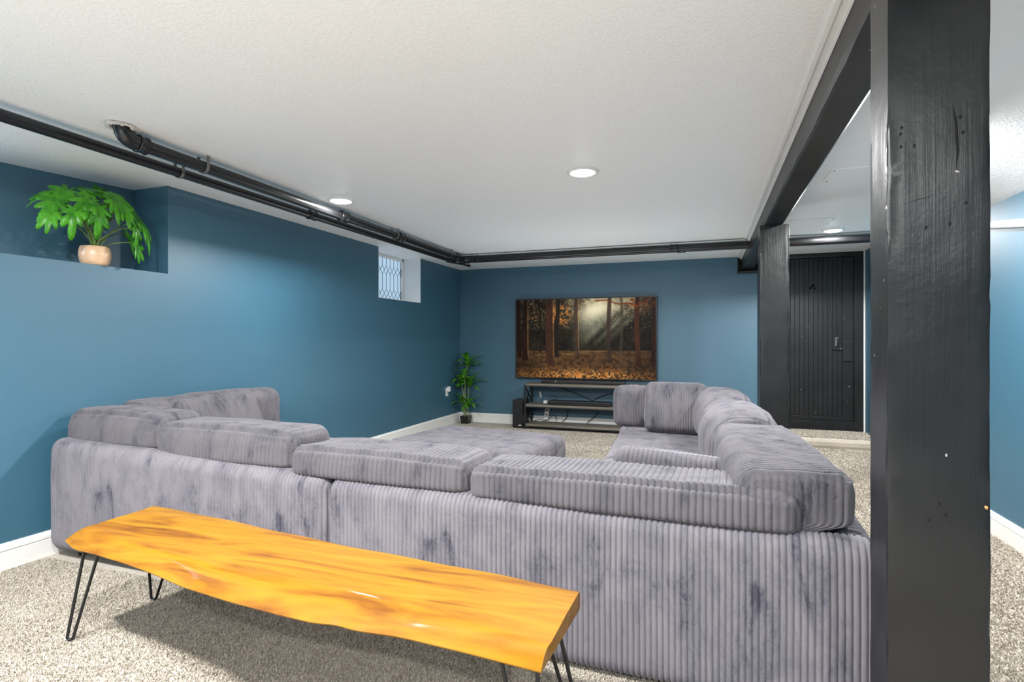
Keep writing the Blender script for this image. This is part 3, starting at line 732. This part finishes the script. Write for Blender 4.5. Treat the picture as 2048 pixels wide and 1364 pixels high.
mixc(ss(.16, .04, np.hypot((u - .33) * 1.3, (v - .80) * .8)) * ss(.42, .6, vn(44, 26, 6)) * .95, C3(196, 128, 60))
mixc(ss(.12, .03, np.hypot(u - .11, v - .82)) * ss(.55, .7, vn(50, 30, 16)), C3(180, 120, 50))
mixc((v > .4) * ss(.5, .62, vn(130, 74, 61, 3)) * .45, C3(20, 17, 12)); mixc((v > .62) * ss(.66, .74, vn(150, 84, 66, 2)) * (.25 + .6 * v) * .7, C3(190, 168, 120))
# ground
gl = .345 + .02 * (vn(7, 3, 12) - .5)
mixc(ss(gl + .012, gl - .012, v), C3(92, 68, 44)); mixc(ss(gl, gl - .02, v) * ss(.42, .65, vn(60, 40, 14)) * .7, C3(52, 36, 22))
mixc(ss(gl + .01, gl - .01, v) * ss(gl - .13, gl, v) * ss(.45, .6, vn(10, 26, 17)) * .5, C3(142, 112, 78))
lit = ss(.17, .02, v + .05 * (vn(8, 3, 22) - .5)) ; mixc(lit * ss(.30, .66, vn(70, 60, 15)) * .9, C3(226, 150, 72)); mixc(lit * ss(.6, .72, vn(130, 74, 18)) * .8, C3(255, 226, 160))
mixc(lit * ss(.62, .75, vn(120, 70, 19)) * .8, C3(60, 34, 16))
# haze and slanting sun rays
rx = u + (v - .5) * -.55          # constant along a ray
ray_ = .55 * np.exp(-((rx - .44) / .10) ** 2) + .35 * np.exp(-((rx - .535) / .035) ** 2) + .45 * np.exp(-((rx - .625) / .025) ** 2) + .3 * np.exp(-((rx - .69) / .03) ** 2)
mixc(ray_ * ss(.30, .62, v) * ss(.32, .55, u) * (.5 + .7 * vn(7, 7, 41)) * (1 - .35 * ss(.85, 1, u)), C3(176, 182, 162))
mixc(.95 * np.exp(-(((u - .58) / .13) ** 2 + ((v - .86 - (u - .58) * .5) / .14) ** 2)), C3(222, 214, 184))
mixc(.5 * np.exp(-(((u - .72) / .2) ** 2 + ((v - 1.0) / .12) ** 2)), C3(235, 220, 180))
def trunk(uc, w, vb, col, soft=.004, edge=None, k=1.0):
    ww = w * (1 + .35 * np.exp(-(v - vb) / .06)) * (1 - .1 * v)
    d = np.abs(u - uc - .006 * np.sin(v * 5 + uc * 30)) - ww / 2
    m_ = ss(soft, -soft, d) * ss(vb - .012, vb + .012, v + .01 * np.sin(u * 300))
    bark = .7 + .6 * vn(160, 12, int(uc * 1000), 3)
    global img
    img = img * (1 - (m_ * k)[..., None]) + (np.asarray(col) * bark[..., None]) * (m_ * k)[..., None]
    if edge is not None: mixc(np.exp(-((u - uc - ww / 2) / .004) ** 2) * ss(vb, vb + .08, v) * edge * (.35 + .5 * vn(20, 30, 77)), C3(200, 140, 90))
trunk(.18, .018, .31, (40, 26, 18), k=.8); trunk(.765, .024, .285, (74, 66, 56), k=.6); trunk(.452, .030, .285, (70, 56, 46), edge=.8, k=.8)
trunk(.31, .032, .265, (38, 34, 28)); trunk(.685, .030, .21, (62, 50, 42), k=.85); trunk(.985, .03, .20, (62, 32, 19)); trunk(.02, .03, .25, (40, 22, 14))
trunk(.070, .040, .215, (44, 26, 17), edge=.9); trunk(.255, .058, .185, (66, 44, 33), edge=.8); trunk(.878, .036, .165, (74, 44, 28))
br = np.abs(v - (.985 - (u - .58) * .30 + .06 * (u - .58) ** 2 + .012 * np.sin(u * 40))) ; mixc((u > .58) * ss(.012, .004, br) * .9, C3(130, 60, 26))
mixc((u > .8) * ss(.75, .95, v) * ss(.5, .62, vn(50, 30, 55)) * .7, C3(176, 92, 40))
mixc(ss(.5, 1.0, np.hypot((u - .5) * 1.15, (v - .5) * 1.0) * 1.3) * .55, C3(8, 5, 3))
img = (np.clip(img, 0, 255) / 255) ** 1.16
imgl = np.where(img <= .04045, img / 12.92, ((img + .055) / 1.055) ** 2.4)
bz = .013
Pg = np.stack([-tw / 2 + bz + u * (tw - 2 * bz), np.full_like(u, -.0315), bz + v * (th - 2 * bz)], -1)
me = np_mesh('screen', Pg.reshape(-1, 3), grid_faces(nU, nV), False)
ca = me.color_attributes.new('picture', 'FLOAT_COLOR', 'POINT'); ca.data.foreach_set('color', np.concatenate([imgl, np.ones((nU, nV, 1))], -1).astype(np.float32).ravel())
m, nt, b = new_mat('screen_picture'); at = N(nt, 'ShaderNodeAttribute'); at.attribute_name = 'picture'
b.inputs['Base Color'].default_value = (.004, .004, .004, 1); b.inputs['Roughness'].default_value = .3; b.inputs['Specular IOR Level'].default_value = .06
L(nt, at.outputs['Color'], b.inputs['Emission Color']); b.inputs['Emission Strength'].default_value = 1.15
link('screen', me, m, tv)

# ---------------------------------------------------------------- television stand and what stands on it
sx0, sx1, sy0, sy1 = -2.245, -.716, 6.83, 7.15
st = empty('television_stand', ((sx0 + sx1) / 2, (sy0 + sy1) / 2, 0)); tag(st, 'low three shelf stand with black metal frame under the television', 'stand')
cx, cy = st.location.x, st.location.y
def sbox(name, a, b, mat, bev=.002): m = MB(); m.box((a[0] - cx, a[1] - cy, a[2]), (b[0] - cx, b[1] - cy, b[2]), bev); return m.build(name, M[mat], st)
for x in (sx0, sx1 - .025):
    for y in (sy0, sy1 - .025): sbox('leg', (x, y, 0), (x + .025, y + .025, .585), 'black_metal')
    for z0, z1 in ((.065, .295), (.325, .57)):
        xm = x + .0125 - cx
        for a, b in ((sy0 + .01, sy1 - .01), (sy1 - .01, sy0 + .01)):
            m = MB(); m.bar((xm, a - cy, z0), (xm, b - cy, z1), .012); m.build('cross_brace', M['black_metal'], st)
for z in (.04, .295, .565):
    sbox('shelf', (sx0 + .004, sy0 + .004, z), (sx1 - .004, sy1 - .004, z + .028), 'shelf', .002)
    for y in (sy0 - .002, sy1 - .018): sbox('shelf_rail', (sx0 + .02, y, z - .012), (sx1 - .02, y + .02, z + .004), 'black_metal')
# soundbar
sb = empty('soundbar', (-1.46, 7.03, .594)); tag(sb, 'slim black soundbar on the top shelf below the television', 'soundbar')
m = MB(); m.box((-.60, -.045, .004), (.50, .045, .042), .01); m.build('body', M['dark_plastic'], sb)
m = MB(); m.box((-.585, -.0465, .009), (.485, -.044, .037)); m.build('grille', M['black_metal'], sb)
m = MB(); m.box((-.40, -.049, .016), (-.393, -.046, .034), .001); m.build('indicator', M['white_plastic'], sb)
for x in (-.5, .4): m = MB(); m.box((x - .02, -.03, 0), (x + .02, .03, .005)); m.build('foot', M['black_metal'], sb)
# streaming receiver at right
bx = empty('set_top_box', (-.83, 6.93, .594)); tag(bx, 'small grey box at the right end of the top shelf', 'box')
m = MB(); m.box((-.06, -.06, 0), (.06, .06, .022), .004); m.build('body', M['grey_metal'], bx)
m = MB(); m.box((-.06, -.061, .009), (.06, -.0595, .013)); m.build('front_slot', M['dark_plastic'], bx)
vb = empty('video_box', (-1.53, 6.97, .324)); tag(vb, 'wide flat black receiver box on the middle shelf', 'box')
m = MB(); m.box((-.41, -.09, .004), (.40, .10, .05), .004); m.build('body', M['dark_plastic'], vb)
m = MB(); m.box((-.10, -.092, .018), (.10, -.089, .03)); m.build('display', M['black_metal'], vb)
for x in (-.35, .34): m = MB(); m.box((x - .02, -.06, 0), (x + .02, .06, .005)); m.build('foot', M['black_metal'], vb)
# subwoofer
sw = empty('subwoofer', (-2.345, 6.99, 0)); tag(sw, 'tall black subwoofer standing left of the television stand', 'speaker')
m = MB(); m.box((-.072, -.12, .008), (.072, .14, .375), .006); m.build('cabinet', M['dark_plastic'], sw)
m = MB(); m.box((-.066, -.124, .02), (.066, -.119, .365), .002); m.build('grille', M['black_metal'], sw)
m = MB(); m.box((.012, -.1265, .034), (.052, -.1235, .046), .001); m.build('badge', M['white_plastic'], sw)
for x in (-.05, .05):
    for y in (-.09, .11): m = MB(); m.lathe([(.0001, 0), (.012, 0), (.014, .009), (.0001, .009)], (x, y, 0), 10); m.build('foot', M['black_metal'], sw)
# power strip and plug leads
ps = empty('power_strip', (-2.02, 7.165, .22)); tag(ps, 'white power strip hanging behind the stand between shelves', 'power strip')
m = MB(); m.box((-.03, -.02, -.13), (.03, .02, .13), .006); m.build('body', M['white_plastic'], ps, None, (0, R(8), 0))
for z in (-.06, 0, .06): m = MB(); m.box((-.015, -.023, z - .012), (.015, -.019, z + .012), .002); m.build('socket', M['grey_metal'], ps, None, (0, R(8), 0))
wp = empty('plug_puck', (-2.005, 7.02, .324)); tag(wp, 'round white plug adapter on the middle shelf', 'adapter')
m = MB(); m.lathe([(.0001, 0), (.028, 0), (.032, .008), (.032, .03), (.024, .040), (.0001, .042)], n=24); m.build('body', M['white_plastic'], wp)
m = MB(); m.tube([(.01, .02, .03), (.03, .06, .07), (.09, .08, .10), (.13, .05, .06), (.12, .02, .022)], .004, 8); m.build('lead', M['cable'], wp)
wq = empty('wall_plug', (-2.13, 7.19, .40)); tag(wq, 'white plug hanging at the back left of the stand', 'plug')
m = MB(); m.tube([(0, 0, .06), (.004, 0, .03), (.012, 0, .0), (.018, 0, -.02)], [.010, .016, .018, .008], 10); m.build('body', M['white_plastic'], wq)
m = MB(); m.tube([(.018, 0, -.02), (.03, 0, -.05), (.02, -.01, -.09)], .003, 6); m.build('lead', M['cable'], wq)
def cable(pts, label, r=.0045):
    pts = [Vector(p) for p in pts]; out = []
    for i in range(len(pts) - 1):
        p0, p1, p2, p3 = pts[max(i - 1, 0)], pts[i], pts[i + 1], pts[min(i + 2, len(pts) - 1)]
        for t in np.linspace(0, 1, 8, endpoint=False):
            out.append(.5 * ((2 * p1) + (p2 - p0) * t + (2 * p0 - 5 * p1 + 4 * p2 - p3) * t * t + (3 * p1 - p0 - 3 * p2 + p3) * t ** 3))
    m = MB(); m.tube(out + [pts[-1]], r, 8); return tag(m.build('cable', M['cable']), label, 'cable', 'cables behind the stand')
cable([(-1.98, 7.185, .57), (-1.75, 7.185, .49), (-1.45, 7.185, .38), (-1.35, 7.16, .33)], 'black cable slanting down behind the upper shelf space')
cable([(-1.02, 7.185, .42), (-1.15, 7.185, .46), (-1.28, 7.185, .43), (-1.42, 7.185, .36)], 'black cable arching behind the flat receiver box')
cable([(-1.76, 7.175, .29), (-1.75, 7.178, .2), (-1.76, 7.178, .12), (-1.82, 7.16, .072)], 'black cable hanging straight down between the lower shelves, left one')
cable([(-1.32, 7.175, .29), (-1.35, 7.178, .2), (-1.42, 7.178, .12), (-1.48, 7.16, .072)], 'black cable hanging down between the lower shelves, right one')
cable([(-2.18, 7.1, .075), (-2.10, 7.08, .10), (-2.02, 7.09, .085), (-1.95, 7.12, .14), (-1.92, 7.14, .16), (-1.89, 7.13, .12), (-1.885, 7.12, .074)], 'black cable looping on the bottom shelf below the power strip')
cable([(-2.42, 7.17, .09), (-2.47, 7.16, .075), (-2.47, 7.15, .03), (-2.42, 7.13, .02)], 'short black cable loop beside the subwoofer')

# ---------------------------------------------------------------- plants
def frame_mat(o, d, up_):
    d = Vector(d).normalized(); u_ = Vector(up_); x = d.cross(u_)
    if x.length < 1e-3: x = d.cross(Vector((1, 0, 0)))
    x.normalize(); z = x.cross(d); M4 = Matrix((x, d, z)).transposed().to_4x4(); M4.translation = o; return M4
def split_leaf(L_, seed):
    """deeply cut philodendron leaf: narrow drooping lobes, stalk at origin, midrib along +y"""
    r_ = np.random.default_rng(seed); nA, nR = 73, 6
    A = np.linspace(-2.3, 2.3, nA); V = []
    lob = [(-2.05, .55), (-1.30, .80), (-.62, .92), (0, 1.12), (.62, .92), (1.30, .80), (2.05, .55)]
    rad = np.zeros(nA)
    for a0, h in lob:
        h = h * r_.uniform(.82, 1.1); rad = np.maximum(rad, h * np.clip(1 - (np.abs(A - a0) / .40) ** 1.7, 0, 1) ** .55)
    rad = np.maximum(rad, .30)
    cup = r_.uniform(.7, 1.7); tw = r_.uniform(-.25, .25)
    for k in range(nR):
        t = k / (nR - 1)
        for a, q in zip(A, rad):
            x = math.sin(a) * q * .60 * t; y = .16 + math.cos(a) * q * .86 * t; rr_ = math.hypot(x, y - .16)
            z = -.42 * cup * rr_ ** 2 + .05 * math.cos(a * 9.6) * t * rr_ + .10 * abs(x) + tw * x
            V.append((x * L_, y * L_, z * L_))
    F = [(k * nA + i, k * nA + i + 1, (k + 1) * nA + i + 1, (k + 1) * nA + i) for k in range(nR - 1) for i in range(nA - 1)]
    return V, F
def leaf_obj(name, V, F, Mx, mat, parent):
    me = bpy.data.meshes.new(name); me.from_pydata([tuple(Mx @ Vector(p)) for p in V], [], F)
    me.polygons.foreach_set('use_smooth', [True] * len(F)); me.update()
    o = link(name, me, mat, parent); s = o.modifiers.new('thick', 'SOLIDIFY'); s.thickness = .0012; return o
# philodendron on the niche sill
px_, py_, pz_ = -3.405, 2.245, NZ
ph = empty('potted_philodendron', (px_, py_, pz_)); tag(ph, 'bushy split leaf plant in a round blush pot on the wall niche sill', 'plant')
m = MB(); m.lathe([(.0001, 0), (.058, 0), (.066, .006), (.075, .028), (.080, .058), (.079, .085), (.073, .108), (.070, .114), (.065, .112), (.066, .09), (.066, .08)], n=40); m.build('pot', M['stone_pot'], ph)
m = MB(); m.lathe([(.0001, .096), (.04, .098), (.0665, .094)], n=30, flip=True); m.build('soil', M['soil'], ph)
F_, C_ = 1100., Vector((0, 0, 1.15)); fwv = Vector((-math.sin(YAW), math.cos(YAW), 0)); rtv = Vector((math.cos(YAW), math.sin(YAW), 0))
# leaf centres over the sill: (along wall y, height above sill, out from wall x), leaf length, direction
LV = [  # dy, z, dx, length, droop
 (-.27, .23, .06, .17, .9), (-.24, .32, .02, .17, .7), (-.17, .40, .00, .17, .5), (-.20, .25, .14, .16, 1.1), (-.12, .34, .12, .17, .7),
 (-.06, .42, .04, .17, .4), (.00, .46, -.02, .17, .2), (.06, .43, .08, .18, .4), (.02, .36, .15, .17, .8), (.12, .40, .02, .17, .4),
 (.17, .34, .10, .18, .6), (.22, .27, .12, .19, .8), (.23, .35, -.04, .16, .5), (.08, .33, .15, .16, 1.0), (-.08, .29, .16, .16, 1.2),
 (.14, .22, .16, .16, 1.2), (-.10, .44, -.08, .15, .3), (.10, .48, -.08, .15, .3), (-.02, .30, .04, .17, .8), (.16, .13, .14, .14, 1.3), (.20, .20, .02, .16, .9), (-.22, .39, -.08, .15, .5)]
for k, (dy_, z, dx, ln, dr_) in enumerate(LV):
    p = Vector((dx, dy_, z)); h = Vector((dx * 1.3 + .03, dy_ * 1.2, 0)); h = h.normalized() if h.length > .01 else Vector((1, 0, 0))
    d = h * math.cos(dr_) + Vector((0, 0, -math.sin(dr_))); base = p - d * ln * .35
    if base.z + pz_ > ZC - .05: base.z = ZC - .05 - pz_
    V, F = split_leaf(ln * (.85 + .3 * ((k * 7) % 5) / 4), 100 + k)
    upv = Vector((.35, 0, 1)) + h * .3
    Mx = frame_mat(base, d, upv)
    # keep below the ceiling
    W = [Mx @ Vector(q) for q in V]; zm = max(q.z for q in W) + pz_
    if zm > ZC - .012: Mx.translation.z -= zm - (ZC - .012)
    xm = min(q.x for q in W) + px_
    if xm < -3.66: Mx.translation.x += -3.66 - xm
    leaf_obj('leaf', V, F, Mx, M['leaf'], ph)
    b0 = Vector(Mx.translation); r0 = Vector((.02 * math.cos(k * 2.4), .02 * math.sin(k * 2.4), .09)); c0 = Vector((b0.x * .3, b0.y * .35, b0.z * .75 + .03))
    m = MB(); m.tube([r0 * (1 - t) ** 2 + c0 * 2 * t * (1 - t) + (b0 + d * ln * .18) * t * t for t in np.linspace(0, 1, 9)], [.0042 - .0018 * t for t in np.linspace(0, 1, 9)], 7)
    m.build('stalk', M['stem'], ph)
# dracaena in the corner
dp = empty('potted_dracaena', (-3.165, 7.04, 0)); tag(dp, 'tall cane plant with strap leaves in a small black pot in the corner', 'plant')
m = MB(); V = [(sx * a, sy * a, z) for a, z in ((.052, 0), (.064, .105)) for sx, sy in ((-1, -1), (1, -1), (1, 1), (-1, 1))]
m.add(V, [(3, 2, 1, 0), (0, 1, 5, 4), (1, 2, 6, 5), (2, 3, 7, 6), (3, 0, 4, 7)]); V2 = [(sx * a, sy * a, z) for a, z in ((.064, .105), (.058, .105), (.056, .09)) for sx, sy in ((-1, -1), (1, -1), (1, 1), (-1, 1))]
m.add(V2, [(i, (i + 1) % 4, 4 + (i + 1) % 4, 4 + i) for i in range(4)] + [(4 + i, 4 + (i + 1) % 4, 8 + (i + 1) % 4, 8 + i) for i in range(4)]); m.build('pot', M['dark_plastic'], dp)
m = MB(); m.box((-.056, -.056, .085), (.056, .056, .094)); m.build('soil', M['soil'], dp)
def strap(ln, w, a_up, arch, nL=9):
    V = []; y = z = 0.0; a = a_up
    for i in range(nL):
        t = i / (nL - 1); ww = w * (math.sin(math.pi * min(1, .12 + t * .88)) ** .7) * .5 + .001
        for s, e in ((-1, .25), (0, 0), (1, .25)): V.append((s * ww, y, z + e * ww))
        y += math.cos(a) * ln / (nL - 1); z += math.sin(a) * ln / (nL - 1); a -= arch / (nL - 1)
    F = [(i * 3 + j, i * 3 + j + 1, i * 3 + j + 4, i * 3 + j + 3) for i in range(nL - 1) for j in range(2)]
    return V, F
canes = [((-.030, 0.01), (.025, .0, .86), 13, 1.15), ((-.012, -.02), (-.060, -.03, .60), 11, 1.1), ((.018, .015), (.055, -.01, .57), 12, 1.15), ((.034, -.015), (.05, -.04, .30), 11, 1.0), ((-.04, .02), (-.05, -.03, .34), 8, .9), ((.0, -.03), (.0, -.05, .70), 7, .9)]
rr = random.Random(4)
for ci, (b0, tp, nl, sc_) in enumerate(canes):
    m = MB(); p0 = Vector((b0[0], b0[1], .09)); p2 = Vector(tp); p1 = Vector((b0[0], b0[1], tp[2] * .6))
    pts = [p0 * (1 - t) ** 2 + p1 * 2 * t * (1 - t) + p2 * t * t for t in np.linspace(0, 1, 12)]
    m.tube(pts, [.008 - .003 * t for t in np.linspace(0, 1, 12)], 8); m.build('cane', M['cane'], dp)
    for k in range(nl):
        az = k * 2.4 + ci + rr.uniform(-.3, .3); lv = k / nl
        V, F = strap(sc_ * rr.uniform(.19, .27), .052 * sc_, 1.35 - .75 * (1 - lv) - rr.uniform(0, .25), rr.uniform(1.0, 1.9))
        base = p2 + Vector((0, 0, -.07 * (1 - lv)))
        Mx = Matrix.Translation(base) @ Matrix.Rotation(az, 4, 'Z')
        W = [Mx @ Vector(q) for q in V]
        mxy = max(q.y for q in W); mnx = min(q.x for q in W)
        if mxy > .155:
            Mx = Matrix.Translation(base) @ Matrix.Rotation(az, 4, 'Z') @ Matrix.Diagonal((1, .16 / (mxy + .001), 1, 1))
        if mnx < -.155:
            Mx = Matrix.Translation(base) @ Matrix.Rotation(az, 4, 'Z') @ Matrix.Diagonal((1, .155 / -mnx, 1, 1))
        leaf_obj('leaf', V, F, Mx, M['leaf2'], dp)

# ---------------------------------------------------------------- carpet pile in the near part of the floor
def pile(n, x0, x1, y0, y1, h, w, z=0.0, seed=1):
    r_ = np.random.default_rng(seed); x = r_.uniform(x0, x1, n); y = r_.uniform(y0, y1, n)
    a = r_.uniform(0, 2 * np.pi, n); lx, ly = r_.normal(0, .5, n) * h, r_.normal(0, .5, n) * h; hh = h * r_.uniform(.6, 1.15, n)
    c, s = np.cos(a) * w / 2, np.sin(a) * w / 2; Z = np.full(n, z)
    A = np.stack([x - c, y - s, Z], 1); B = np.stack([x + c, y + s, Z], 1)
    Cc = np.stack([x + c * .6 + lx, y + s * .6 + ly, Z + hh], 1); D = np.stack([x - c * .6 + lx, y - s * .6 + ly, Z + hh * .95], 1)
    return np.stack([A, B, Cc, D], 1).reshape(-1, 3)
V = np.concatenate([pile(150000, -3.3, 0.4, .95, 1.93, .009, .0045, 0, 1), pile(60000, .62, 1.6, 1.3, 4.2, .010, .0065, 0, 2), pile(42000, .6, 1.6, 4.2, 6.62, .012, .008, 0, 3), pile(62000, -3.3, -.75, 4.5, 6.8, .011, .009, 0, 5), pile(12000, -.98, -.75, 2.9, 4.5, .010, .007, 0, 6), pile(9000, -3.3, -2.3, 3.6, 4.5, .011, .009, 0, 7), pile(14000, .6, 1.69, 6.67, 7.18, .012, .008, .113, 4)])
me = np_mesh('carpet_pile', V, np.arange(len(V)).reshape(-1, 4), False)
tag(link('carpet_pile', me, M['carpet']), 'short beige carpet tufts standing up from the floor', 'carpet', kind='stuff')
